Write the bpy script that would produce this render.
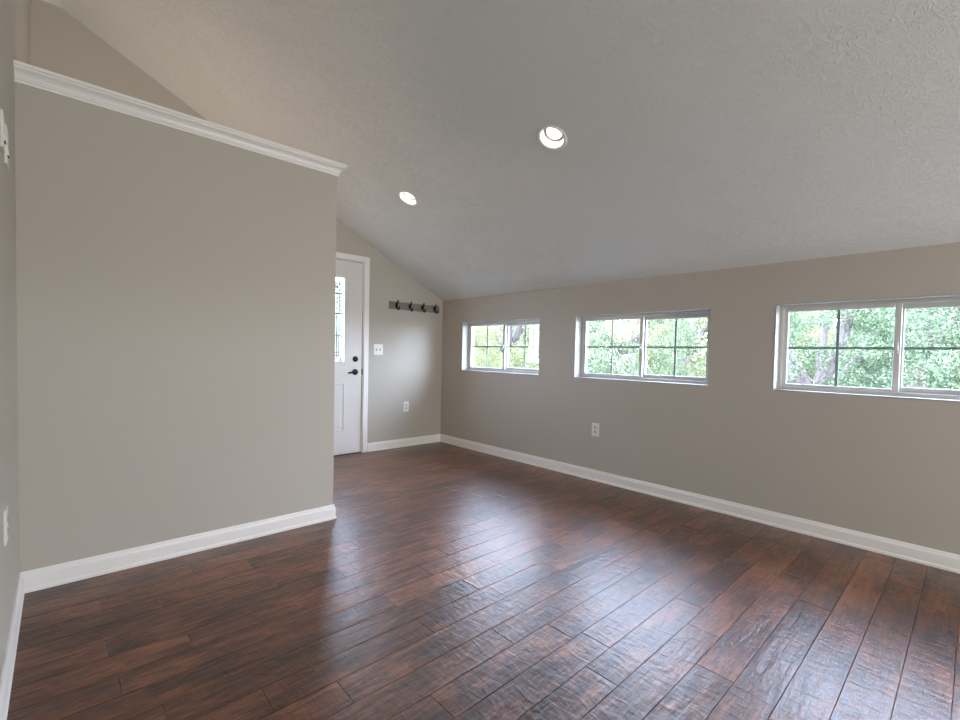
import bpy, bmesh, math, random
import numpy as np
from mathutils import Vector, Matrix

# ------------------------------------------------------------------ scene
SC = bpy.context.scene
COL = SC.collection
for o in list(bpy.data.objects):
    bpy.data.objects.remove(o)

# camera (solved from the photograph; eye at 1.11 m)
cam_d = bpy.data.cameras.new('camera')
cam = bpy.data.objects.new('camera', cam_d)
COL.objects.link(cam)
cam_d.sensor_width = 36.0
cam_d.lens = 457.273 / 960 * 36.0
cam_d.shift_y = 7.85 / 960
cam_d.clip_start = 0.02
cam_d.clip_end = 400
_yaw, _pit, _rol = 0.74364, -0.03059, 0.02123
_fw = Vector((math.sin(_yaw) * math.cos(_pit), math.cos(_yaw) * math.cos(_pit), math.sin(_pit)))
_rt = Vector((math.cos(_yaw), -math.sin(_yaw), 0))
_up = _rt.cross(_fw)
_c, _s = math.cos(_rol), math.sin(_rol)
_r2 = _c * _rt + _s * _up
_u2 = -_s * _rt + _c * _up
cam.matrix_world = Matrix(((_r2.x, _u2.x, -_fw.x, 0), (_r2.y, _u2.y, -_fw.y, 0), (_r2.z, _u2.z, -_fw.z, 1.11), (0, 0, 0, 1)))
SC.camera = cam

# world: bright hazy sky
world = bpy.data.worlds.new('sky')
SC.world = world
world.use_nodes = True
wn = world.node_tree
bg = wn.nodes['Background']
geo = wn.nodes.new('ShaderNodeTexCoord')
sep = wn.nodes.new('ShaderNodeSeparateXYZ')
ramp = wn.nodes.new('ShaderNodeValToRGB')
wn.links.new(geo.outputs['Generated'], sep.inputs[0])
wn.links.new(sep.outputs['Z'], ramp.inputs[0])
ramp.color_ramp.elements[0].position = 0.0
ramp.color_ramp.elements[0].color = (0.72, 0.78, 1.0, 1)
ramp.color_ramp.elements[1].position = 0.8
ramp.color_ramp.elements[1].color = (0.50, 0.58, 0.85, 1)
wn.links.new(ramp.outputs[0], bg.inputs['Color'])
bg.inputs['Strength'].default_value = 44.0

# sun, high over the house and shining on the trees beyond the windows
sd = bpy.data.lights.new('sun', 'SUN')
sd.energy = 27.0
sd.angle = math.radians(2)
sd.color = (1.0, 0.95, 0.86)
sun = bpy.data.objects.new('sun', sd)
COL.objects.link(sun)
sun.location = (-6, 0, 12)
sun.rotation_euler = Vector((1.0, 0.0, -1.05)).to_track_quat('-Z', 'Y').to_euler()

# broad warm fill light added behind the camera, standing in for unseen lamps
ad = bpy.data.lights.new('rear_fill_light', 'AREA')
ad.shape = 'RECTANGLE'
ad.size, ad.size_y = 1.9, 1.8
ad.energy = 140
ad.color = (1.0, 0.97, 0.93)
adl = bpy.data.objects.new('rear_fill_light', ad)
COL.objects.link(adl)
adl.location = (2.35, -3.3, 1.2)
adl.rotation_euler = (math.radians(90), 0, 0)

# warm lamp in the recess behind the half-height partition
al = bpy.data.lights.new('alcove_lamp', 'POINT')
al.energy = 24
al.color = (1.0, 0.78, 0.62)
al.shadow_soft_size = 0.3
alo = bpy.data.objects.new('alcove_lamp', al)
COL.objects.link(alo)
alo.location = (0.2, 4.1, 1.65)

SC.view_settings.view_transform = 'Standard'
SC.view_settings.look = 'None'
SC.view_settings.exposure = 0.0
SC.view_settings.gamma = 1.0
SC.view_settings.use_curve_mapping = False
LAMP_POWER = 14.0
SC.cycles.max_bounces = 10
SC.cycles.diffuse_bounces = 6
SC.cycles.caustics_reflective = True
SC.cycles.caustics_refractive = False
SC.cycles.sample_clamp_indirect = 8.0

# ------------------------------------------------------------------ dimensions (metres)
W, D, P, E, LX = 3.519, 4.5358, 2.849, 1.3265, -0.1374
YF = -3.5                                   # wall behind the camera
ZC, SL, KX, ZK = 1.7569, 0.50459, 0.02, 3.524
BBH = 0.0948
PZ = 2.238
TH = 0.12

def zceil(x):
    return ZC + SL * (W - x) if x > KX else ZK

# ------------------------------------------------------------------ materials
def mat(name, col, rough=0.5, spec=0.5, metal=0.0):
    m = bpy.data.materials.new(name)
    m.use_nodes = True
    b = m.node_tree.nodes['Principled BSDF']
    b.inputs['Base Color'].default_value = (*col, 1)
    b.inputs['Roughness'].default_value = rough
    b.inputs['Specular IOR Level'].default_value = spec
    b.inputs['Metallic'].default_value = metal
    return m

def N(m, t, **kw):
    n = m.node_tree.nodes.new(t)
    for k, v in kw.items():
        setattr(n, k, v)
    return n

def LK(m, a, b):
    m.node_tree.links.new(a, b)

def bump_noise(m, scale, strength, dist=0.002, detail=4, distortion=0.0, stretch=None):
    tc = N(m, 'ShaderNodeTexCoord')
    nz = N(m, 'ShaderNodeTexNoise')
    nz.inputs['Scale'].default_value = scale
    nz.inputs['Detail'].default_value = detail
    nz.inputs['Distortion'].default_value = distortion
    src = tc.outputs['Object']
    if stretch:
        mp = N(m, 'ShaderNodeMapping')
        mp.inputs['Scale'].default_value = stretch
        LK(m, src, mp.inputs[0])
        src = mp.outputs[0]
    LK(m, src, nz.inputs['Vector'])
    bp = N(m, 'ShaderNodeBump')
    bp.inputs['Strength'].default_value = strength
    bp.inputs['Distance'].default_value = dist
    LK(m, nz.outputs['Fac'], bp.inputs['Height'])
    LK(m, bp.outputs[0], m.node_tree.nodes['Principled BSDF'].inputs['Normal'])
    return nz

def tint_noise(m, scale, c1, c2, stretch=None, detail=5):
    tc = N(m, 'ShaderNodeTexCoord')
    nz = N(m, 'ShaderNodeTexNoise')
    nz.inputs['Scale'].default_value = scale
    nz.inputs['Detail'].default_value = detail
    src = tc.outputs['Object']
    if stretch:
        mp = N(m, 'ShaderNodeMapping')
        mp.inputs['Scale'].default_value = stretch
        LK(m, src, mp.inputs[0])
        src = mp.outputs[0]
    LK(m, src, nz.inputs['Vector'])
    r = N(m, 'ShaderNodeValToRGB')
    r.color_ramp.elements[0].position = 0.3
    r.color_ramp.elements[1].position = 0.7
    r.color_ramp.elements[0].color = (*c1, 1)
    r.color_ramp.elements[1].color = (*c2, 1)
    LK(m, nz.outputs['Fac'], r.inputs[0])
    LK(m, r.outputs[0], m.node_tree.nodes['Principled BSDF'].inputs['Base Color'])

M_wall = mat('greige_wall_paint', (0.46, 0.436, 0.388), 0.6, 0.3)
bump_noise(M_wall, 260, 0.08, 0.0006)
M_white = mat('white_trim_paint', (0.82, 0.82, 0.81), 0.35, 0.5)
bump_noise(M_white, 90, 0.04, 0.0005)
M_vinyl = mat('white_window_vinyl', (0.58, 0.59, 0.58), 0.35, 0.5)
bump_noise(M_vinyl, 60, 0.02, 0.0004)
M_door = mat('white_door_paint', (0.68, 0.68, 0.68), 0.38, 0.5)
bump_noise(M_door, 120, 0.04, 0.0005, stretch=(4, 4, 0.5))
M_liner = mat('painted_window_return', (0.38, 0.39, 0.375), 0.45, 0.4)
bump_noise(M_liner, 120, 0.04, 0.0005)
M_plate = mat('white_plastic_plate', (0.76, 0.76, 0.74), 0.3, 0.5)
bump_noise(M_plate, 200, 0.02, 0.0003)
M_recep = mat('off_white_receptacle', (0.56, 0.56, 0.55), 0.35)
bump_noise(M_recep, 200, 0.02, 0.0003)
M_slot = mat('shadowed_slot_plastic', (0.10, 0.10, 0.10), 0.5)
tint_noise(M_slot, 80, (0.09, 0.09, 0.09), (0.12, 0.12, 0.12))
M_black = mat('oil_rubbed_black_metal', (0.018, 0.016, 0.015), 0.38, 0.5, 0.6)
bump_noise(M_black, 150, 0.06, 0.0004)
M_grille = mat('grey_green_grille', (0.20, 0.25, 0.23), 0.45)
tint_noise(M_grille, 40, (0.19, 0.24, 0.22), (0.22, 0.27, 0.25))
M_came = mat('dark_lead_came', (0.06, 0.065, 0.065), 0.45, 0.5, 0.4)
tint_noise(M_came, 60, (0.05, 0.055, 0.055), (0.08, 0.085, 0.085))
M_thr = mat('dark_wood_threshold', (0.07, 0.03, 0.02), 0.4)
tint_noise(M_thr, 30, (0.05, 0.022, 0.016), (0.09, 0.04, 0.027), (1, 8, 8))
M_board = mat('weathered_grey_board', (0.2, 0.19, 0.17), 0.7)
tint_noise(M_board, 26, (0.12, 0.115, 0.10), (0.27, 0.255, 0.23), (1, 6, 12))
M_edging = mat('dark_grey_edging', (0.12, 0.13, 0.13), 0.6)
tint_noise(M_edging, 60, (0.11, 0.12, 0.12), (0.14, 0.15, 0.15))

# ceiling: white paint with brushed (stomped) texture
M_ceil = mat('textured_ceiling_paint', (0.725, 0.765, 0.775), 0.75, 0.2)
def _ceil():
    m = M_ceil
    b = m.node_tree.nodes['Principled BSDF']
    tc = N(m, 'ShaderNodeTexCoord')
    n1 = N(m, 'ShaderNodeTexNoise')
    n1.inputs['Scale'].default_value = 36
    n1.inputs['Detail'].default_value = 3
    n1.inputs['Distortion'].default_value = 1.2
    n2 = N(m, 'ShaderNodeTexNoise')
    n2.inputs['Scale'].default_value = 4.5
    n2.inputs['Detail'].default_value = 2
    LK(m, tc.outputs['Object'], n1.inputs['Vector'])
    LK(m, tc.outputs['Object'], n2.inputs['Vector'])
    r1 = N(m, 'ShaderNodeValToRGB')
    r1.color_ramp.elements[0].position = 0.44
    r1.color_ramp.elements[1].position = 0.56
    r1.color_ramp.elements[1].color = (0, 0, 0, 1)
    r1.color_ramp.elements.new(0.50).color = (1, 1, 1, 1)
    LK(m, n1.outputs['Fac'], r1.inputs[0])
    r2 = N(m, 'ShaderNodeValToRGB')
    r2.color_ramp.elements[0].position = 0.18
    r2.color_ramp.elements[1].position = 0.55
    LK(m, n2.outputs['Fac'], r2.inputs[0])
    mu = N(m, 'ShaderNodeMath', operation='MULTIPLY')
    LK(m, r1.outputs[0], mu.inputs[0])
    LK(m, r2.outputs[0], mu.inputs[1])
    bp = N(m, 'ShaderNodeBump')
    bp.inputs['Strength'].default_value = 0.6
    bp.inputs['Distance'].default_value = 0.004
    LK(m, mu.outputs[0], bp.inputs['Height'])
    LK(m, bp.outputs[0], b.inputs['Normal'])
_ceil()

# thin clear pane: transparent with a fresnel reflection
M_glass = bpy.data.materials.new('clear_pane_glass')
M_glass.use_nodes = True
def _glass():
    m = M_glass
    nt = m.node_tree
    nt.nodes.remove(nt.nodes['Principled BSDF'])
    out = nt.nodes['Material Output']
    tr = N(m, 'ShaderNodeBsdfTransparent')
    tr.inputs[0].default_value = (0.95, 0.98, 0.965, 1)
    gl = N(m, 'ShaderNodeBsdfGlossy')
    gl.inputs['Roughness'].default_value = 0.02
    lw = N(m, 'ShaderNodeLayerWeight')
    lw.inputs['Blend'].default_value = 0.5
    pw = N(m, 'ShaderNodeMath', operation='POWER')
    LK(m, lw.outputs['Facing'], pw.inputs[0])
    pw.inputs[1].default_value = 5.0
    fr = N(m, 'ShaderNodeMapRange')
    fr.inputs['To Min'].default_value = 0.03
    fr.inputs['To Max'].default_value = 0.9
    LK(m, pw.outputs[0], fr.inputs['Value'])
    mx = N(m, 'ShaderNodeMixShader')
    LK(m, fr.outputs[0], mx.inputs[0])
    LK(m, tr.outputs[0], mx.inputs[1])
    LK(m, gl.outputs[0], mx.inputs[2])
    LK(m, mx.outputs[0], out.inputs['Surface'])
_glass()

# hand-scraped dark hardwood; every plank carries a random number in the "plank" attribute
M_floor = mat('hand_scraped_dark_hardwood', (0.1, 0.05, 0.035), 0.3, 0.42)
def _floor():
    m = M_floor
    b = m.node_tree.nodes['Principled BSDF']
    tc = N(m, 'ShaderNodeTexCoord')
    at = N(m, 'ShaderNodeAttribute')
    at.attribute_name = 'plank'
    sepc = N(m, 'ShaderNodeSeparateColor')
    LK(m, at.outputs['Color'], sepc.inputs[0])
    off = N(m, 'ShaderNodeVectorMath', operation='SCALE')
    off.inputs['Scale'].default_value = 37.0
    LK(m, at.outputs['Color'], off.inputs[0])
    add = N(m, 'ShaderNodeVectorMath', operation='ADD')
    LK(m, tc.outputs['Object'], add.inputs[0])
    LK(m, off.outputs[0], add.inputs[1])
    def stretched(sx, sy, scale, detail, dist=0.0, rough=0.5):
        mp = N(m, 'ShaderNodeMapping')
        mp.inputs['Scale'].default_value = (sx, sy, 1)
        LK(m, add.outputs[0], mp.inputs[0])
        nz = N(m, 'ShaderNodeTexNoise')
        nz.inputs['Scale'].default_value = scale
        nz.inputs['Detail'].default_value = detail
        nz.inputs['Roughness'].default_value = rough
        nz.inputs['Distortion'].default_value = dist
        LK(m, mp.outputs[0], nz.inputs['Vector'])
        return nz
    grain = stretched(1.0, 7.0, 9.0, 8, 0.9, 0.62)        # long figure
    fine = stretched(1.0, 22.0, 26.0, 6, 0.3, 0.6)        # pores
    blot = stretched(1.0, 2.2, 3.2, 4, 0.6)               # dark blotches
    r = N(m, 'ShaderNodeValToRGB')
    e = r.color_ramp.elements
    e[0].position, e[0].color = 0.39, (0.018, 0.010, 0.008, 1)
    e[1].position, e[1].color = 0.61, (0.27, 0.105, 0.052, 1)
    mid = e.new(0.495)
    mid.color = (0.10, 0.038, 0.022, 1)
    # combine: grain*0.5 + blot*0.35 + fine*.2 + plank random*.22
    def mul(a, k):
        n = N(m, 'ShaderNodeMath', operation='MULTIPLY')
        LK(m, a, n.inputs[0])
        n.inputs[1].default_value = k
        return n.outputs[0]
    def plus(a, c):
        n = N(m, 'ShaderNodeMath', operation='ADD')
        LK(m, a, n.inputs[0])
        LK(m, c, n.inputs[1])
        return n.outputs[0]
    v = plus(plus(mul(grain.outputs['Fac'], 0.42), mul(blot.outputs['Fac'], 0.34)),
             plus(mul(fine.outputs['Fac'], 0.20), mul(sepc.outputs[0], 0.055)))
    LK(m, v, r.inputs[0])
    LK(m, r.outputs[0], b.inputs['Base Color'])
    # scraped ripples + pores
    rip = stretched(4.2, 1.5, 8.0, 2, 0.8)                # scraper chatter across the boards
    ripl = stretched(0.7, 5.0, 6.0, 2, 0.4)               # long shallow scallops
    h = plus(plus(mul(rip.outputs['Fac'], 0.5), mul(ripl.outputs['Fac'], 0.55)), mul(grain.outputs['Fac'], 0.25))
    bp = N(m, 'ShaderNodeBump')
    bp.inputs['Strength'].default_value = 1.0
    bp.inputs['Distance'].default_value = 0.0045
    LK(m, h, bp.inputs['Height'])
    LK(m, bp.outputs[0], b.inputs['Normal'])
    rr = N(m, 'ShaderNodeMapRange')
    rr.inputs['To Min'].default_value = 0.27
    rr.inputs['To Max'].default_value = 0.46
    LK(m, grain.outputs['Fac'], rr.inputs['Value'])
    LK(m, rr.outputs[0], b.inputs['Roughness'])
    b.inputs['Coat Weight'].default_value = 0.36
    b.inputs['Coat IOR'].default_value = 1.6
    b.inputs['Coat Roughness'].default_value = 0.30
    LK(m, bp.outputs[0], b.inputs['Coat Normal'])
_floor()
M_gap = mat('dark_floor_gap', (0.012, 0.008, 0.006), 0.7)
tint_noise(M_gap, 20, (0.010, 0.007, 0.005), (0.016, 0.010, 0.008))

# ------------------------------------------------------------------ helpers
def tag(o, label=None, cat=None, group=None, kind=None):
    if label: o['label'] = label
    if cat: o['category'] = cat
    if group: o['group'] = group
    if kind: o['kind'] = kind
    return o

def link(name, me, m=None, parent=None, smooth=False):
    o = bpy.data.objects.new(name, me)
    COL.objects.link(o)
    for mm in (m if isinstance(m, (list, tuple)) else [m]):
        if mm: me.materials.append(mm)
    if smooth:
        for p in me.polygons: p.use_smooth = True
    if parent: o.parent = parent
    return o

def obj(name, bm, m, parent=None, smooth=False, bevel=0.0, seg=2):
    bmesh.ops.recalc_face_normals(bm, faces=bm.faces)
    if bevel > 0:
        bmesh.ops.bevel(bm, geom=list(bm.edges), offset=bevel, segments=seg, profile=0.5, affect='EDGES', clamp_overlap=True)
    me = bpy.data.meshes.new(name)
    bm.to_mesh(me)
    bm.free()
    return link(name, me, m, parent, smooth)

def empty(name, loc=(0, 0, 0)):
    o = bpy.data.objects.new(name, None)
    o.empty_display_size = 0.1
    COL.objects.link(o)
    o.location = loc
    return o

def NB():
    return bmesh.new()

def box(bm, x0, x1, y0, y1, z0, z1):
    vs = [bm.verts.new((x, y, z)) for x in (x0, x1) for y in (y0, y1) for z in (z0, z1)]
    for f in ((0, 1, 3, 2), (4, 6, 7, 5), (0, 4, 5, 1), (2, 3, 7, 6), (0, 2, 6, 4), (1, 5, 7, 3)):
        bm.faces.new([vs[i] for i in f])
    return bm

def prism(bm, poly, fn, a, b):
    """extrude a 2-D polygon: fn(u, v, w) -> point, w from a to b"""
    A = [bm.verts.new(fn(u, v, a)) for u, v in poly]
    B = [bm.verts.new(fn(u, v, b)) for u, v in poly]
    bm.faces.new(A)
    bm.faces.new(B[::-1])
    n = len(poly)
    for i in range(n):
        bm.faces.new((A[i], A[(i + 1) % n], B[(i + 1) % n], B[i]))
    return bm

def cyl(bm, c, axis, r0, r1, h, n=24, cap=True):
    axis = Vector(axis).normalized()
    q = axis.to_track_quat('Z', 'Y')
    c = Vector(c)
    A, B = [], []
    for i in range(n):
        t = 2 * math.pi * i / n
        d = q @ Vector((math.cos(t), math.sin(t), 0))
        A.append(bm.verts.new(c + d * r0))
        B.append(bm.verts.new(c + d * r1 + axis * h))
    for i in range(n):
        bm.faces.new((A[i], A[(i + 1) % n], B[(i + 1) % n], B[i]))
    if cap:
        bm.faces.new(A[::-1])
        bm.faces.new(B)
    return bm

def lathe(bm, c, axis, prof, n=32):
    """prof: list of (radius, height along axis)"""
    axis = Vector(axis).normalized()
    q = axis.to_track_quat('Z', 'Y')
    c = Vector(c)
    rings = []
    for r, h in prof:
        if r < 1e-6:
            rings.append([bm.verts.new(c + axis * h)])
        else:
            rings.append([bm.verts.new(c + axis * h + (q @ Vector((math.cos(2 * math.pi * i / n), math.sin(2 * math.pi * i / n), 0))) * r) for i in range(n)])
    for a, b in zip(rings, rings[1:]):
        for i in range(n):
            j = (i + 1) % n
            if len(a) == 1: bm.faces.new((a[0], b[i], b[j]))
            elif len(b) == 1: bm.faces.new((a[i], a[j], b[0]))
            else: bm.faces.new((a[i], a[j], b[j], b[i]))
    return bm

def tube(bm, pts, rad, n=8):
    pts = [Vector(p) for p in pts]
    rads = rad if isinstance(rad, (list, tuple)) else [rad] * len(pts)
    rings = []
    ref = Vector((0.13, 0.31, 0.94))
    for i, p in enumerate(pts):
        t = (pts[min(i + 1, len(pts) - 1)] - pts[max(i - 1, 0)]).normalized()
        u = t.cross(ref)
        if u.length < 1e-3: u = t.cross(Vector((1, 0, 0)))
        u.normalize()
        v = t.cross(u)
        rings.append([bm.verts.new(p + (u * math.cos(2 * math.pi * k / n) + v * math.sin(2 * math.pi * k / n)) * rads[i]) for k in range(n)])
    for a, b in zip(rings, rings[1:]):
        for k in range(n):
            bm.faces.new((a[k], a[(k + 1) % n], b[(k + 1) % n], b[k]))
    bm.faces.new(rings[0][::-1])
    bm.faces.new(rings[-1])
    return bm

def sweep(bm, path, prof, closed_prof=True):
    """sweep a profile (offset to the LEFT of travel, height) along an XY polyline with mitred corners"""
    path = [Vector(p) for p in path]
    secs = []
    for i, p in enumerate(path):
        d0 = (path[i] - path[i - 1]).normalized() if i > 0 else None
        d1 = (path[i + 1] - path[i]).normalized() if i < len(path) - 1 else None
        if d0 is None: d0 = d1
        if d1 is None: d1 = d0
        n0, n1 = Vector((-d0.y, d0.x)), Vector((-d1.y, d1.x))
        mt = (n0 + n1).normalized()
        mt = mt / max(0.2, mt.dot(n0))
        secs.append([bm.verts.new((p.x + mt.x * o, p.y + mt.y * o, z)) for o, z in prof])
    n = len(prof)
    for a, b in zip(secs, secs[1:]):
        for k in range(n):
            bm.faces.new((a[k], a[(k + 1) % n], b[(k + 1) % n], b[k]))
    bm.faces.new(secs[0][::-1])
    bm.faces.new(secs[-1])
    return bm

def structure(name, bm, m, parent=None, **kw):
    o = obj(name, bm, m, parent, **kw)
    if parent is None: tag(o, kind='structure')
    return o

# ------------------------------------------------------------------ room shell
WT = 0.16                                   # outer wall thickness
WIN = [('window_1', 2.9547, 4.1466), ('window_2', 1.3331, 2.5335), ('window_3', -0.2667, 0.9253)]
WZ0, WZ1 = 0.9075, 1.4843
DX0, DX1, DZ1 = 1.488, 2.446, 2.082         # rough opening of the entry door

bm = NB()
XZ = lambda u, v, w: (u, w, v)
YZ = lambda u, v, w: (w, u, v)
ys = [YF - WT]
for nm, a, b in sorted(WIN, key=lambda t: t[1]): ys += [a, b]
ys.append(D + WT)
for i in range(len(ys) - 1):
    if i % 2 == 0:
        box(bm, W, W + WT, ys[i], ys[i + 1], -0.05, ZC)
    else:
        box(bm, W, W + WT, ys[i], ys[i + 1], -0.05, WZ0)
        box(bm, W, W + WT, ys[i], ys[i + 1], WZ1, ZC)
structure('wall_right', bm, M_wall)

bm = NB()
for x0, x1, z0 in ((LX - TH, KX, -0.05), (KX, DX0, -0.05), (DX0, DX1, DZ1), (DX1, W, -0.05)):
    prism(bm, [(x0, z0), (x1, z0), (x1, zceil(x1)), (x0, zceil(x0) if x0 > KX - 1e-6 else ZK)], XZ, D, D + WT)
structure('wall_back', bm, M_wall)

bm = NB()
box(bm, LX - TH, LX, YF - WT, D, -0.05, ZK)
structure('wall_left', bm, M_wall)

bm = NB()
prism(bm, [(LX, -0.05), (W, -0.05), (W, ZC), (KX, ZK), (LX, ZK)], XZ, YF - WT, YF)
structure('wall_front', bm, M_wall)

bm = NB()                                   # half-height partition
box(bm, LX, E, P, P + TH, -0.02, PZ)
structure('wall_partition', bm, M_wall)

# ceiling: vaulted slope and a narrow flat strip at the ridge, with round cut-outs for the cans
NRM = Vector((SL, 0, 1)).normalized()       # up through the ceiling
CAN_R, CAN_H = 0.0765, 0.11
LIGHTS = [(2.199, 1.792), (2.197, 3.343)]
bm = NB()
prism(bm, [(LX - TH, ZK), (KX, ZK), (W + WT + 0.25, ZC - SL * (WT + 0.25)), (W + WT + 0.25, ZC - SL * (WT + 0.25) + 0.24), (KX, ZK + 0.24), (LX - TH, ZK + 0.24)], XZ, YF - WT, D + WT)  # includes an unseen eave past the wall, added to block steep skylight
ceil = structure('ceiling', bm, M_ceil)
bmc = NB()
for lx, ly in LIGHTS:
    cyl(bmc, Vector((lx, ly, zceil(lx))) - NRM * 0.05, NRM, CAN_R + 0.004, CAN_R + 0.004, CAN_H + 0.07, 48)
cut = obj('cutter', bmc, None)
md = ceil.modifiers.new('holes', 'BOOLEAN')
md.operation = 'DIFFERENCE'
md.object = cut
md.solver = 'EXACT'
dg = bpy.context.evaluated_depsgraph_get()
me2 = bpy.data.meshes.new_from_object(ceil.evaluated_get(dg))
ceil.modifiers.clear()
ceil.data = me2
bpy.data.objects.remove(cut)

# floor: hand-scraped planks running across the room, every row with its own joints
random.seed(11)
PW, PO = 0.1277, 0.015
JOINTS = {24: [1.66], 21: [1.53], 12: [1.45, 0.23], 14: [1.37, 0.14], 13: [1.08], 11: [1.09, 0.48], 10: [0.68, 1.91], 8: [0.88, 1.48],
          15: [1.57, 0.36], 19: [0.72, 0.12], 17: [0.75], 20: [0.48], 9: [2.17, 1.28], 7: [2.15, 1.54], 6: [2.10], 5: [1.93],
          4: [1.70], 3: [2.52], 1: [2.53, 3.11], 2: [3.39], 0: [2.38]}
bm = NB()
vlay = bm.loops.layers.color.new('plank')
g, bv = 0.0005, 0.0012
x_lo, x_hi = LX + 0.004, W - 0.004
for k in range(int((YF - PO) // PW), int((D - PO) // PW) + 2):
    y0, y1 = PO + k * PW, PO + (k + 1) * PW
    y0, y1 = max(y0, YF + 0.003), min(y1, D - 0.003)
    if y1 - y0 < 0.02: continue
    js = sorted(JOINTS.get(k, []))
    if not js: js = [x_lo + random.uniform(0.15, 1.0)]
    x = js[-1]
    while True:
        x += random.uniform(0.55, 1.35)
        if x > x_hi - 0.15: break
        js.append(x)
    x = js[0]
    while True:
        x -= random.uniform(0.6, 1.35)
        if x < x_lo + 0.12: break
        js.insert(0, x)
    # long gaps between measured joints stay one board up to 1.6 m
    xs = [x_lo] + js + [x_hi]
    for a, b in zip(xs, xs[1:]):
        dz = random.uniform(-0.0005, 0.0)
        top = [(a + g + bv, y0 + g + bv), (b - g - bv, y0 + g + bv), (b - g - bv, y1 - g - bv), (a + g + bv, y1 - g - bv)]
        low = [(a + g, y0 + g), (b - g, y0 + g), (b - g, y1 - g), (a + g, y1 - g)]
        T = [bm.verts.new((p[0], p[1], dz)) for p in top]
        S1 = [bm.verts.new((p[0], p[1], dz - bv * 0.8)) for p in low]
        S2 = [bm.verts.new((p[0], p[1], -0.011)) for p in low]
        rc = (random.random(), random.random(), random.random(), 1)
        fs = [bm.faces.new(T)]
        for i in range(4):
            j = (i + 1) % 4
            fs.append(bm.faces.new((S1[i], S1[j], T[j], T[i])))
            fs.append(bm.faces.new((S2[i], S2[j], S1[j], S1[i])))
        for f in fs:
            f.material_index = 0
            for lp in f.loops: lp[vlay] = rc
nf = len(bm.faces)
box(bm, LX - TH, W + WT, YF - WT, D + WT, -0.06, -0.010)
bm.faces.ensure_lookup_table()
for f in bm.faces[nf:]:
    f.material_index = 1
me = bpy.data.meshes.new('floor')
bmesh.ops.recalc_face_normals(bm, faces=bm.faces)
bm.to_mesh(me)
bm.free()
tag(link('floor', me, [M_floor, M_gap]), kind='structure')

# baseboards: board with an eased top and a small shoe at the floor
BB = [(0, 0), (0.017, 0), (0.017, 0.012), (0.0145, 0.018), (0.0125, 0.020), (0.0125, 0.070), (0.0105, 0.078), (0.0085, 0.081), (0.0080, 0.088), (0.0055, BBH), (0, BBH)]
def baseboard(name, path):
    structure(name, sweep(NB(), path, BB), M_white)
baseboard('baseboard_right', [(W, YF), (W, D)])
baseboard('baseboard_back', [(W, D), (2.498, D)])
baseboard('baseboard_left', [(LX, P), (LX, YF)])
baseboard('baseboard_partition', [(LX, P + TH), (E, P + TH), (E, P), (LX, P)])
baseboard('baseboard_alcove', [(LX, D), (LX, P + TH)])

# crown moulding capping the partition
CH, CP = 0.072, 0.052
CR = [(0, 0), (0.008, 0), (0.008, 0.010), (0.012, 0.012), (0.012, 0.019), (0.015, 0.021), (0.018, 0.030), (0.024, 0.038), (0.032, 0.044),
      (0.040, 0.048), (0.044, 0.052), (0.045, 0.057), (CP, 0.058), (CP, CH), (0, CH)]
bm = NB()
sweep(bm, [(LX, P + TH), (E, P + TH), (E, P), (LX, P)], [(o, PZ - 0.001 + z) for o, z in CR])
box(bm, LX, E, P, P + TH, PZ, PZ + CH)
structure('trim_1', bm, M_white)

# ------------------------------------------------------------------ entry door
door = empty('door_1', (1.967, D, 0))
tag(door, kind='structure')
def dchild(name, bm, m, parent=None, **kw):
    """children built in world coordinates, then shifted under their parent"""
    pr = parent or door
    pw = pr.matrix_world.translation if pr is not door else Vector((1.967, D, 0))
    o = obj(name, bm, m, None, **kw)
    o.parent = pr
    if pr is door: o.matrix_parent_inverse = Matrix.Translation(-Vector((1.967, D, 0)))
    return o
SX0, SX1, SZ0, SZ1 = 1.512, 2.4235, 0.012, 2.060
YD = D + 0.004                              # room-side face of the slab
GX0, GX1, GZ0, GZ1 = 1.715, 2.215, 0.991, 1.883
bm = NB()
for a in ((SX0, GX0, SZ0, SZ1), (GX1, SX1, SZ0, SZ1), (GX0, GX1, SZ0, GZ0), (GX0, GX1, GZ1, SZ1)):
    box(bm, a[0], a[1], YD, YD + 0.044, a[2], a[3])
slab = dchild('door_slab', bm, M_door)
bm = NB()                                   # casing boards
CW = 0.058
for a in ((DX1 - 0.010, DX1 - 0.010 + CW, 0, DZ1 - 0.008 + CW), (DX0 + 0.010 - CW, DX0 + 0.010, 0, DZ1 - 0.008 + CW), (DX0 + 0.010, DX1 - 0.010, DZ1 - 0.010, DZ1 - 0.008 + CW)):
    box(bm, a[0], a[1], D - 0.017, D, a[2], a[3])
dchild('door_casing', bm, M_white, bevel=0.003)
bm = NB()                                   # jambs with stops
for a in ((SX1 + 0.005, DX1, 0.0, DZ1), (DX0, SX0 - 0.005, 0.0, DZ1), (SX0 - 0.005, SX1 + 0.005, SZ1 + 0.006, DZ1)):
    box(bm, a[0], a[1], D - 0.001, D + WT, a[2], a[3])
for a in ((SX1 - 0.008, SX1 + 0.006, 0.0, SZ1), (SX0 - 0.006, SX0 + 0.008, 0, SZ1), (SX0, SX1, SZ1 - 0.006, SZ1 + 0.008)):
    box(bm, a[0], a[1], YD + 0.050, YD + 0.075, a[2], a[3])
dchild('door_jamb', bm, M_white)
bm = NB()  # dark strips set behind the slab gap to deepen its shade
for a in ((SX1 - 0.001, SX1 + 0.006, SZ0, SZ1 + 0.006), (SX0 - 0.006, SX0 + 0.001, SZ0, SZ1 + 0.006), (SX0, SX1, SZ1 - 0.001, SZ1 + 0.007)):
    box(bm, a[0], a[1], YD + 0.012, YD + 0.05, a[2], a[3])
dchild('gap_shade_strip', bm, M_edging)
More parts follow.
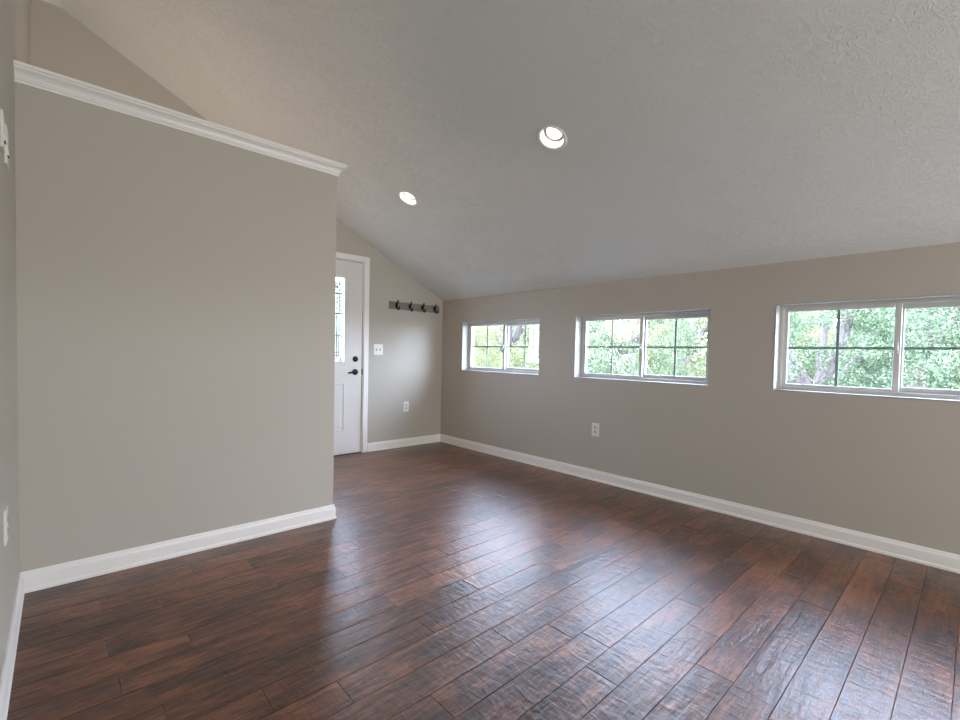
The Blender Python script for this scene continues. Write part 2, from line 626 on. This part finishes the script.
bm = box(NB(), SX0 - 0.005, SX1 + 0.006, D - 0.006, D + WT, -0.004, 0.009)
dchild('threshold', bm, M_thr, bevel=0.002)
bm = NB()                                   # raised moulding round the glass
def ringframe(bm, x0, x1, z0, z1, w, ya, yb):
    box(bm, x0 - w, x0, ya, yb, z0 - w, z1 + w)
    box(bm, x1, x1 + w, ya, yb, z0 - w, z1 + w)
    box(bm, x0, x1, ya, yb, z0 - w, z0)
    box(bm, x0, x1, ya, yb, z1, z1 + w)
ringframe(bm, GX0, GX1, GZ0, GZ1, 0.030, YD - 0.011, YD + 0.001)
ringframe(bm, GX0 + 0.006, GX1 - 0.006, GZ0 + 0.006, GZ1 - 0.006, 0.012, YD - 0.015, YD - 0.004)
dchild('glass_moulding', bm, M_door, bevel=0.003)
bm = box(NB(), GX0, GX1, YD + 0.016, YD + 0.022, GZ0, GZ1)
dchild('leaded_glass', bm, M_glass)
bm = NB()                                   # caming
yc0, yc1 = YD + 0.012, YD + 0.026
def hline(z, x0, x1, t=0.0045): box(bm, x0, x1, yc0, yc1, z - t, z + t)
def vline(x, z0, z1, t=0.0045): box(bm, x - t, x + t, yc0, yc1, z0, z1)
for s in (-1, 1):
    xc = 1.965
    vline(xc + s * 0.196, GZ0 + 0.07, GZ1 - 0.07)
    vline(xc + s * 0.170, GZ0 + 0.07, GZ1 - 0.07)
    vline(xc + s * 0.06, GZ0 + 0.07, GZ1 - 0.07)
    for zz in (GZ0, GZ1):
        sg = 1 if zz == GZ0 else -1
        bmesh_pts = [(xc + s * 0.247, yc0 + 0.006, zz + sg * 0.004), (xc + s * 0.196, yc0 + 0.006, zz + sg * 0.07)]
        tube(bm, bmesh_pts, 0.005, 6)
for z in (GZ0 + 0.07, GZ1 - 0.07, GZ0 + 0.105, GZ1 - 0.105): hline(z, 1.965 - 0.196, 1.965 + 0.196)
for z in (1.27, 1.50, 1.71): hline(z, 1.965 - 0.196, 1.965 + 0.250)
hline(1.50, 1.715, 1.965)
dchild('lead_came', bm, M_came)
for px0, px1 in ((1.645, 1.925), (2.005, 2.229)):
    px0 = 1.965 - (2.229 - 1.965) if px0 < 1.9 else px0
    bm = NB()
    ringframe(bm, px0 + 0.018, px1 - 0.018, 0.26 + 0.018, 0.77 - 0.018, 0.018, YD - 0.006, YD + 0.001)
    box(bm, px0 + 0.045, px1 - 0.045, YD - 0.005, YD + 0.001, 0.26 + 0.045, 0.77 - 0.045)
    dchild('raised_panel', bm, M_door, bevel=0.004)
bm = NB()
lathe(bm, (2.346, YD, 1.026), (0, -1, 0), [(0.0001, 0), (0.031, 0), (0.031, 0.006), (0.027, 0.011), (0.020, 0.014), (0.019, 0.020), (0.0001, 0.021)], 28)
box(bm, 2.342, 2.350, YD - 0.036, YD - 0.018, 1.012, 1.040)
dchild('deadbolt', bm, M_black, smooth=False)
hb = NB()
lathe(hb, (2.346, YD, 0.886), (0, -1, 0), [(0.0001, 0), (0.033, 0), (0.033, 0.006), (0.029, 0.012), (0.014, 0.015), (0.012, 0.045), (0.0001, 0.046)], 28)
handle = dchild('door_handle', hb, M_black)
lv = NB()
tube(lv, [(2.352, YD - 0.045, 0.886), (2.33, YD - 0.050, 0.887), (2.30, YD - 0.052, 0.885), (2.27, YD - 0.050, 0.881), (2.247, YD - 0.045, 0.878)], [0.011, 0.011, 0.0095, 0.009, 0.007], 10)
lever = obj('lever', lv, M_black, None, True)
lever.parent = handle
lever.matrix_parent_inverse = Matrix.Identity(4)
bm = box(NB(), 2.4215, 2.4315, YD - 0.006, YD + 0.03, 0.856, 0.920)
dchild('strike_plate', bm, M_black)

# ------------------------------------------------------------------ slider windows in the right wall
LD = 0.085                                  # depth of the white return before the vinyl frame
def window(nm, y0, y1):
    w = empty(nm, (W, (y0 + y1) / 2, WZ0))
    tag(w, kind='structure')
    T = Matrix.Translation(-Vector((W, (y0 + y1) / 2, WZ0)))
    def ch(name, bm, m, parent=None, **kw):
        o = obj(name, bm, m, None, **kw)
        o.parent = parent or w
        if parent is None: o.matrix_parent_inverse = T
        return o
    a, b, c, d = y0, y1, WZ0, WZ1
    def ring(bm, ya, yb, za, zb, t, xa, xb):
        box(bm, xa, xb, ya, ya + t, za, zb)
        box(bm, xa, xb, yb - t, yb, za, zb)
        box(bm, xa, xb, ya + t, yb - t, za, za + t)
        box(bm, xa, xb, ya + t, yb - t, zb - t, zb)
    bm = NB()
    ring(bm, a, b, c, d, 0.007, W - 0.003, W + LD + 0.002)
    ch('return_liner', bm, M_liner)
    a, b, c, d = a + 0.007, b - 0.007, c + 0.007, d - 0.007
    bm = NB()
    ring(bm, a, b, c, d, 0.022, W + LD, W + WT + 0.012)
    ring(bm, a + 0.018, b - 0.018, c + 0.018, d - 0.018, 0.008, W + LD + 0.022, W + LD + 0.029)
    ch('vinyl_frame', bm, M_vinyl, bevel=0.0015, seg=1)
    mid = (a + b) / 2
    def sash(ya, yb, za, zb, t_side, t_edge, x0, latch):
        bm = NB()
        box(bm, x0, x0 + 0.026, ya, ya + t_edge[0], za, zb)
        box(bm, x0, x0 + 0.026, yb - t_edge[1], yb, za, zb)
        box(bm, x0, x0 + 0.026, ya + t_edge[0], yb - t_edge[1], za, za + t_side)
        box(bm, x0, x0 + 0.026, ya + t_edge[0], yb - t_edge[1], zb - t_side, zb)
        s = ch('sash', bm, M_vinyl, bevel=0.003, seg=2)
        ga, gb, gc, gd = ya + t_edge[0] - 0.004, yb - t_edge[1] + 0.004, za + t_side - 0.004, zb - t_side + 0.004
        xg = x0 + 0.012
        p = obj('glass_pane', box(NB(), xg - 0.002, xg + 0.002, ga, gb, gc, gd), M_glass)
        bm = NB()
        ym, zm = (ga + gb) / 2, (gc + gd) / 2
        box(bm, xg + 0.004, xg + 0.009, ym - 0.008, ym + 0.008, gc, gd)
        box(bm, xg + 0.0045, xg + 0.0095, ga, gb, zm - 0.008, zm + 0.008)
        gr = obj('muntin_grille', bm, M_grille)
        kids = [p, gr]
        if latch:
            bm = NB()
            box(bm, x0 - 0.008, x0 + 0.002, ya + 0.008, ya + 0.022, zm - 0.03, zm + 0.03)
            box(bm, x0 - 0.016, x0 - 0.004, ya + 0.010, ya + 0.018, zm - 0.012, zm + 0.012)
            kids.append(obj('sash_latch', bm, M_vinyl, bevel=0.002))
        for k_ in kids:
            k_.parent = s
    # sliding sash (farther half) nearer the room, fixed light behind it
    sash(mid - 0.022, b - 0.014, c + 0.010, d - 0.012, 0.030, (0.030, 0.034), W + LD + 0.006, True)
    sash(a + 0.018, mid + 0.012, c + 0.022, d - 0.022, 0.030, (0.048, 0.044), W + LD + 0.038, False)
    return w
for nm, a, b in WIN:
    window(nm, a, b)

# ------------------------------------------------------------------ recessed lights
M_can = mat('white_can_baffle', (0.85, 0.84, 0.82), 0.45)
bump_noise(M_can, 200, 0.03, 0.0004)
M_bulb = bpy.data.materials.new('lit_bulb_lens')
M_bulb.use_nodes = True
def _bulb():
    b = M_bulb.node_tree.nodes['Principled BSDF']
    b.inputs['Base Color'].default_value = (0.9, 0.88, 0.82, 1)
    tc = N(M_bulb, 'ShaderNodeTexCoord')
    gr = N(M_bulb, 'ShaderNodeTexNoise')
    gr.inputs['Scale'].default_value = 30
    LK(M_bulb, tc.outputs['Object'], gr.inputs['Vector'])
    mr = N(M_bulb, 'ShaderNodeMapRange')
    mr.inputs['To Min'].default_value = 9.0
    mr.inputs['To Max'].default_value = 10.0
    LK(M_bulb, gr.outputs['Fac'], mr.inputs['Value'])
    b.inputs['Emission Color'].default_value = (1.0, 0.93, 0.82, 1)
    LK(M_bulb, mr.outputs[0], b.inputs['Emission Strength'])
_bulb()
Q = NRM.to_track_quat('Z', 'Y')
def recessed(lx, ly, label):
    root = empty('recessed_light', (lx, ly, zceil(lx)))
    root.rotation_euler = Q.to_euler()
    tag(root, label, 'ceiling light', 'recessed lights in the sloped ceiling')
    Z = (0, 0, 1)
    bm = lathe(NB(), (0, 0, 0), Z, [(CAN_R - 0.003, 0.004), (CAN_R - 0.001, -0.002), (CAN_R + 0.010, -0.0045), (CAN_R + 0.017, -0.002), (CAN_R + 0.018, 0.0005)], 48)
    obj('trim_ring', bm, M_can, root, True)
    bm = lathe(NB(), (0, 0, 0), Z, [(CAN_R - 0.003, 0.004), (CAN_R - 0.006, 0.02), (CAN_R - 0.010, 0.05), (CAN_R - 0.014, 0.085), (0.0001, 0.090)], 48)
    obj('can_baffle', bm, M_can, root, True)
    bm = lathe(NB(), (0, 0, 0), Z, [(0.0001, 0.034), (0.03, 0.035), (0.043, 0.039), (0.0475, 0.046)], 40)
    obj('bulb', bm, M_bulb, root, True)
    bm = lathe(NB(), (0, 0, 0), Z, [(0.0470, 0.0445), (0.0515, 0.0445), (0.0520, 0.050), (0.044, 0.064), (0.03, 0.086)], 40)
    obj('bulb_rim', bm, M_edging, root, True)
    ld = bpy.data.lights.new('lamp', 'SPOT')
    ld.energy = LAMP_POWER
    ld.color = (1.0, 0.87, 0.70)
    ld.spot_size = math.radians(125)
    ld.spot_blend = 0.8
    ld.shadow_soft_size = 0.035
    lo = bpy.data.objects.new('lamp', ld)
    COL.objects.link(lo)
    lo.parent = root
    lo.location = (0, 0, 0.030)
    return root
recessed(*LIGHTS[0], 'larger round recessed light, nearest the camera, in the sloped white ceiling')
recessed(*LIGHTS[1], 'smaller round recessed light farther back in the ceiling, toward the entry door')

# ------------------------------------------------------------------ wall plates
def plate(name, c, nrm, label, cat, kind, group=None, w=0.072, h=0.117):
    """nrm: unit vector out of the wall; local X runs along the wall"""
    root = empty(name, c)
    nv = Vector(nrm)
    ux = nv.cross(Vector((0, 0, 1)))
    root.rotation_euler = Matrix((ux, nv, Vector((0, 0, 1)))).transposed().to_euler()
    tag(root, label, cat, group)
    obj('cover_plate', box(NB(), -w / 2, w / 2, -0.001, 0.006, -h / 2, h / 2), M_plate, root, bevel=0.002)
    if kind == 'outlet':
        for s in (-1, 1):
            r = obj('receptacle', prism(NB(), [(0.0165 * math.cos(t) if abs(math.cos(t)) < 0.8 else 0.0165 * 0.8 * (1 if math.cos(t) > 0 else -1), s * 0.0195 + 0.0145 * math.sin(t)) for t in [2 * math.pi * i / 20 for i in range(20)]], lambda u, v, q: (u, q, v), 0.0055, 0.008), M_recep, root)
            bm = NB()
            box(bm, -0.0075, -0.0050, 0.0075, 0.0084, s * 0.0195 - 0.002, s * 0.0195 + 0.007)
            box(bm, 0.0050, 0.0075, 0.0075, 0.0084, s * 0.0195 - 0.002, s * 0.0195 + 0.007)
            cyl(bm, (0, 0.0075, s * 0.0195 - 0.0075), (0, 1, 0), 0.0025, 0.0025, 0.0009, 10)
            obj('slot', bm, M_slot, r)
        obj('screw', lathe(NB(), (0, 0.006, 0), (0, 1, 0), [(0.0035, 0), (0.003, 0.0012), (0.0001, 0.0016)], 12), M_plate, root)
    elif kind == 'rocker':
        r = obj('rocker_paddle', prism(NB(), [(0.0055, -0.033), (0.011, -0.033), (0.0065, 0.0), (0.0075, 0.033), (0.0055, 0.033)], lambda u, v, q: (q, u, v), -0.0165, 0.0165), M_plate, root)
        obj('paddle_shade', box(NB(), -0.0165, 0.0165, 0.0056, 0.0105, -0.0345, -0.0331), M_slot, r)  # dark strip painted in as the shade under the paddle
    else:
        n = 2 if w > 0.1 else 1
        for i in range(n):
            xo = (i - (n - 1) / 2) * 0.046
            s = obj('toggle_surround', box(NB(), xo - 0.006, xo + 0.006, 0.0055, 0.0068, -0.013, 0.013), M_slot, root)
            bm = NB()
            prism(bm, [(0.005, -0.006), (0.020, 0.006), (0.019, 0.012), (0.005, 0.006)], lambda u, v, q: (q, u, v), xo - 0.0045, xo + 0.0045)
            obj('toggle', bm, M_plate, root)
            for zz in (-0.03, 0.03):
                obj('screw', lathe(NB(), (xo, 0.006, zz), (0, 1, 0), [(0.003, 0), (0.0026, 0.001), (0.0001, 0.0014)], 10), M_plate, root)
    return root
plate('light_switch', (2.6185, D, 1.134), (0, -1, 0), 'white double toggle light switch plate right of the entry door', 'light switch', 'switch', None, 0.117, 0.117)
plate('electrical_outlet', (2.999, D, 0.472), (0, -1, 0), 'white outlet low on the end wall, below the coat hook rail', 'outlet', 'outlet')
plate('electrical_outlet', (W, 2.285, 0.456), (-1, 0, 0), 'white outlet on the long right wall, below the middle window', 'outlet', 'outlet')
plate('electrical_outlet', (LX, 2.165, 0.508), (1, 0, 0), 'white outlet low on the left wall at the picture edge', 'outlet', 'outlet')
plate('light_switch', (LX, 2.341, 1.803), (1, 0, 0), 'white switch plate high on the left wall, the one nearer the partition', 'light switch', 'rocker', None, 0.072, 0.135)
plate('light_switch', (LX, 2.198, 1.808), (1, 0, 0), 'white switch plate high on the left wall, the one cut by the picture edge', 'light switch', 'rocker', None, 0.072, 0.12)

# ------------------------------------------------------------------ coat hook rail
rail = empty('coat_hook_rail', (3.103, D, 1.644))
tag(rail, 'weathered grey wooden rail with four black coat hooks on the end wall', 'coat rack')
bm = box(NB(), -0.352, 0.352, -0.019, 0.0005, -0.043, 0.042)
obj('rail_board', bm, M_board, rail, bevel=0.002)
def hook(xo):
    bm = NB()
    box(bm, xo - 0.017, xo + 0.017, -0.023, -0.0185, -0.026, 0.026)
    # upper prong
    tube(bm, [(xo, -0.020, 0.004), (xo, -0.034, 0.004), (xo, -0.046, 0.014), (xo, -0.050, 0.034), (xo, -0.052, 0.056)], [0.008, 0.008, 0.0075, 0.0075, 0.008], 8)
    # lower hook
    tube(bm, [(xo, -0.020, 0.0), (xo, -0.040, -0.004), (xo, -0.043, -0.024), (xo, -0.047, -0.043), (xo, -0.058, -0.053), (xo, -0.072, -0.048), (xo, -0.080, -0.034), (xo, -0.082, -0.018)],
         [0.008, 0.008, 0.0075, 0.0075, 0.0075, 0.0075, 0.0075, 0.0085], 8)
    h = obj('hook', bm, M_black, rail, False)
    for zz in (-0.018, 0.018):
        obj('screw', cyl(NB(), (xo, -0.0225, zz), (0, -1, 0), 0.004, 0.003, 0.002, 10), M_black, h)
for i in range(4):
    hook(-0.265 + 0.180 * i)

# ------------------------------------------------------------------ outdoors
M_grass = mat('lawn', (0.1, 0.16, 0.05), 0.9, 0.1)
tint_noise(M_grass, 2.5, (0.085, 0.09, 0.07), (0.13, 0.135, 0.115))
M_bark = mat('grey_brown_bark', (0.2, 0.17, 0.16), 0.9, 0.1)
tint_noise(M_bark, 9, (0.07, 0.057, 0.06), (0.16, 0.135, 0.14), (3, 3, 0.5))
M_siding = mat('white_clapboard', (0.8, 0.8, 0.8), 0.6, 0.3)
bump_noise(M_siding, 3, 0.3, 0.02, stretch=(0.02, 0.02, 3))
M_roof = mat('grey_shingles', (0.22, 0.2, 0.21), 0.9, 0.1)
tint_noise(M_roof, 6, (0.18, 0.17, 0.18), (0.30, 0.27, 0.28))
M_wing = mat('dark_window_glass', (0.06, 0.07, 0.08), 0.1, 0.5)
tint_noise(M_wing, 2, (0.05, 0.06, 0.07), (0.08, 0.09, 0.1))

def leaf_mat(name, c1, c2):
    m = bpy.data.materials.new(name)
    m.use_nodes = True
    nt = m.node_tree
    nt.nodes.remove(nt.nodes['Principled BSDF'])
    gi = N(m, 'ShaderNodeNewGeometry')
    r = N(m, 'ShaderNodeValToRGB')
    r.color_ramp.elements[0].color = (*c1, 1)
    r.color_ramp.elements[1].color = (*c2, 1)
    LK(m, gi.outputs['Random Per Island'], r.inputs[0])
    df = N(m, 'ShaderNodeBsdfDiffuse')
    tl = N(m, 'ShaderNodeBsdfTranslucent')
    LK(m, r.outputs[0], df.inputs[0])
    LK(m, r.outputs[0], tl.inputs[0])
    mx = N(m, 'ShaderNodeMixShader')
    mx.inputs[0].default_value = 0.4
    LK(m, df.outputs[0], mx.inputs[1])
    LK(m, tl.outputs[0], mx.inputs[2])
    LK(m, mx.outputs[0], nt.nodes['Material Output'].inputs['Surface'])
    return m
M_leaf = [leaf_mat('leaves_mint_green', (0.055, 0.09, 0.05), (0.19, 0.22, 0.145)),
          leaf_mat('leaves_yellow_green', (0.08, 0.10, 0.045), (0.23, 0.235, 0.135)),
          leaf_mat('leaves_deep_green', (0.04, 0.075, 0.045), (0.15, 0.185, 0.12))]

GZ = -0.7
bm = NB()
box(bm, -40, 70, -40, 70, GZ - 0.3, GZ)
structure('ground', bm, M_grass)

def leaves(name, rng, centers, radii, per, size):
    """one mesh of many small folded leaves gathered in clumps"""
    n = len(centers) * per
    c = np.repeat(centers, per, 0)
    rr = np.repeat(radii, per)[:, None]
    v = rng.normal(size=(n, 3))
    v /= np.linalg.norm(v, axis=1)[:, None]
    pos = c + v * rr * rng.uniform(0.55, 1.0, (n, 1)) * np.array([1, 1, 0.75])
    a = rng.normal(size=(n, 3)) + np.array([0, 0, -0.5])
    a /= np.linalg.norm(a, axis=1)[:, None]
    b = np.cross(a, rng.normal(size=(n, 3)))
    b /= np.linalg.norm(b, axis=1)[:, None]
    nn = np.cross(a, b)
    s = size * rng.uniform(0.6, 1.3, (n, 1))
    V = np.stack([pos - a * s * 0.5, pos + b * s * 0.28 + nn * s * 0.08, pos + a * s * 0.5, pos - b * s * 0.28 + nn * s * 0.08], 1).reshape(-1, 3)
    me = bpy.data.meshes.new(name)
    me.vertices.add(4 * n)
    me.vertices.foreach_set('co', V.ravel())
    me.loops.add(4 * n)
    me.loops.foreach_set('vertex_index', np.arange(4 * n))
    me.polygons.add(n)
    me.polygons.foreach_set('loop_start', np.arange(0, 4 * n, 4))
    me.update(calc_edges=True)
    return me

def crown_mesh(seed, rx, rz, zc, nclump, per, size):
    rng = np.random.default_rng(seed)
    v = rng.normal(size=(nclump, 3))
    v /= np.linalg.norm(v, axis=1)[:, None]
    cen = v * rng.uniform(0.35, 1.0, (nclump, 1)) ** 0.6 * np.array([rx, rx, rz]) + np.array([0, 0, zc])
    return leaves('foliage', rng, cen, rng.uniform(0.28, 0.62, nclump), per, size)

CROWNS = [(crown_mesh(1, 2.3, 3.2, 3.1, 240, 230, 0.075), M_leaf[0]),
          (crown_mesh(2, 2.1, 3.0, 3.0, 230, 230, 0.07), M_leaf[1]),
          (crown_mesh(3, 2.4, 3.3, 3.2, 250, 220, 0.075), M_leaf[2])]
for me_, mm_ in CROWNS: me_.materials.append(mm_)

def trunk_bm(seed, fork):
    random.seed(seed)
    bm = NB()
    h0 = 0.9 if fork else 1.8
    tube(bm, [(0, 0, -0.1), (0.03, 0.02, h0 * 0.5), (0.0, 0.05, h0), (0.04, 0.0, h0 + 0.25)], [0.24, 0.19, 0.18, 0.12], 10)
    for k in range(5):
        an = 2 * math.pi * k / 5 + random.uniform(-0.4, 0.4)
        L = random.uniform(1.7, 2.6)
        p = Vector((0, 0.03, h0 - 0.05 + 0.03 * k))
        pts, rad = [p], [0.12]
        for i in range(1, 5):
            t = i / 4
            pts.append(p + Vector((math.cos(an) * L * 0.55 * t + random.uniform(-.06, .06), math.sin(an) * L * 0.55 * t + random.uniform(-.06, .06), L * t)))
            rad.append(0.12 * (1 - 0.75 * t))
        tube(bm, pts, rad, 7)
    return bm

def tree(theta, dist, kind, sc, label, fork=False, zoff=0.0):
    t = math.radians(theta)
    root = empty('leafy_tree', (dist * math.sin(t), dist * math.cos(t), GZ))
    tag(root, label, 'tree', 'trees outside the windows')
    me_, mm_ = CROWNS[kind]
    f = bpy.data.objects.new('foliage', me_)
    COL.objects.link(f)
    f.parent = root
    f.scale = (sc, sc, sc)
    f.location = (0, 0, zoff)
    f.rotation_euler = (0, 0, theta * 1.7)
    obj('trunk', trunk_bm(int(theta * 10), fork), M_bark, root, True)
    return root
tree(25.6, 13.0, 0, 0.72, 'pale green tree glimpsed through the leaded glass of the entry door')
tree(46.0, 14.0, 1, 0.66, 'yellow-green tree behind the meeting bar of the smallest, farthest window')
tree(42.0, 19.5, 0, 0.85, 'mint green tree behind the left sash of the farthest window')
tree(60.5, 11.5, 0, 0.62, 'mint green tree nearest behind the left sash of the middle window')
tree(67.0, 15.0, 1, 0.72, 'yellow-green tree behind the right sash of the middle window')
tree(79.2, 9.6, 2, 0.60, 'tree with a bare forked grey trunk low in the left sash of the nearest window', True, 0.6)
tree(76.0, 20.0, 1, 0.9, 'yellow-green tree at the left edge of the nearest window, behind the forked trunk')
tree(86.5, 15.0, 2, 0.75, 'deeper green tree behind the meeting bar of the nearest window')
tree(97.0, 12.3, 0, 0.72, 'mint green tree at the right-hand picture edge, in the nearest window')

def thicket():
    rng = np.random.default_rng(9)
    cen, rad = [], []
    for i in range(520):
        th = math.radians(rng.uniform(14, 104))
        if 48.6 < math.degrees(th) < 51 and rng.uniform() < 0.85: continue
        d = rng.uniform(24, 28)
        cen.append((d * math.sin(th), d * math.cos(th), GZ + rng.uniform(0.2, 5.0)))
        rad.append(rng.uniform(0.8, 1.7))
    me_ = leaves('thicket', rng, np.array(cen), np.array(rad), 130, 0.24)
    o = link('thicket', me_, M_leaf[2])
    tag(o, 'dense band of green leaves far behind the trees outside', 'thicket', None, 'stuff')
thicket()

def house(theta, dist, rz, w, h, dpt, label):
    t = math.radians(theta)
    root = empty('neighbour_house', (dist * math.sin(t), dist * math.cos(t), GZ))
    root.rotation_euler = (0, 0, rz)
    tag(root, label, 'house')
    wl = obj('siding_wall', box(NB(), -w / 2, w / 2, -dpt / 2, dpt / 2, 0, h), M_siding, root)
    bm = prism(NB(), [(-dpt / 2 - 0.4, h), (dpt / 2 + 0.4, h), (0, h + dpt * 0.35)], lambda u, v, q: (q, u, v), -w / 2 - 0.3, w / 2 + 0.3)
    obj('roof', bm, M_roof, root)
    for xo in (-w * 0.25, w * 0.25):
        f = obj('window', box(NB(), xo - 0.5, xo + 0.5, -dpt / 2 - 0.05, -dpt / 2 + 0.02, 0.9, 2.2), M_siding, root)
        obj('pane', box(NB(), xo - 0.42, xo + 0.42, -dpt / 2 - 0.06, -dpt / 2 - 0.04, 0.98, 2.12), M_wing, f)
house(50.0, 36, math.radians(-50), 8, 2.9, 7, 'white-sided house glimpsed between the trees at the right of the farthest window')
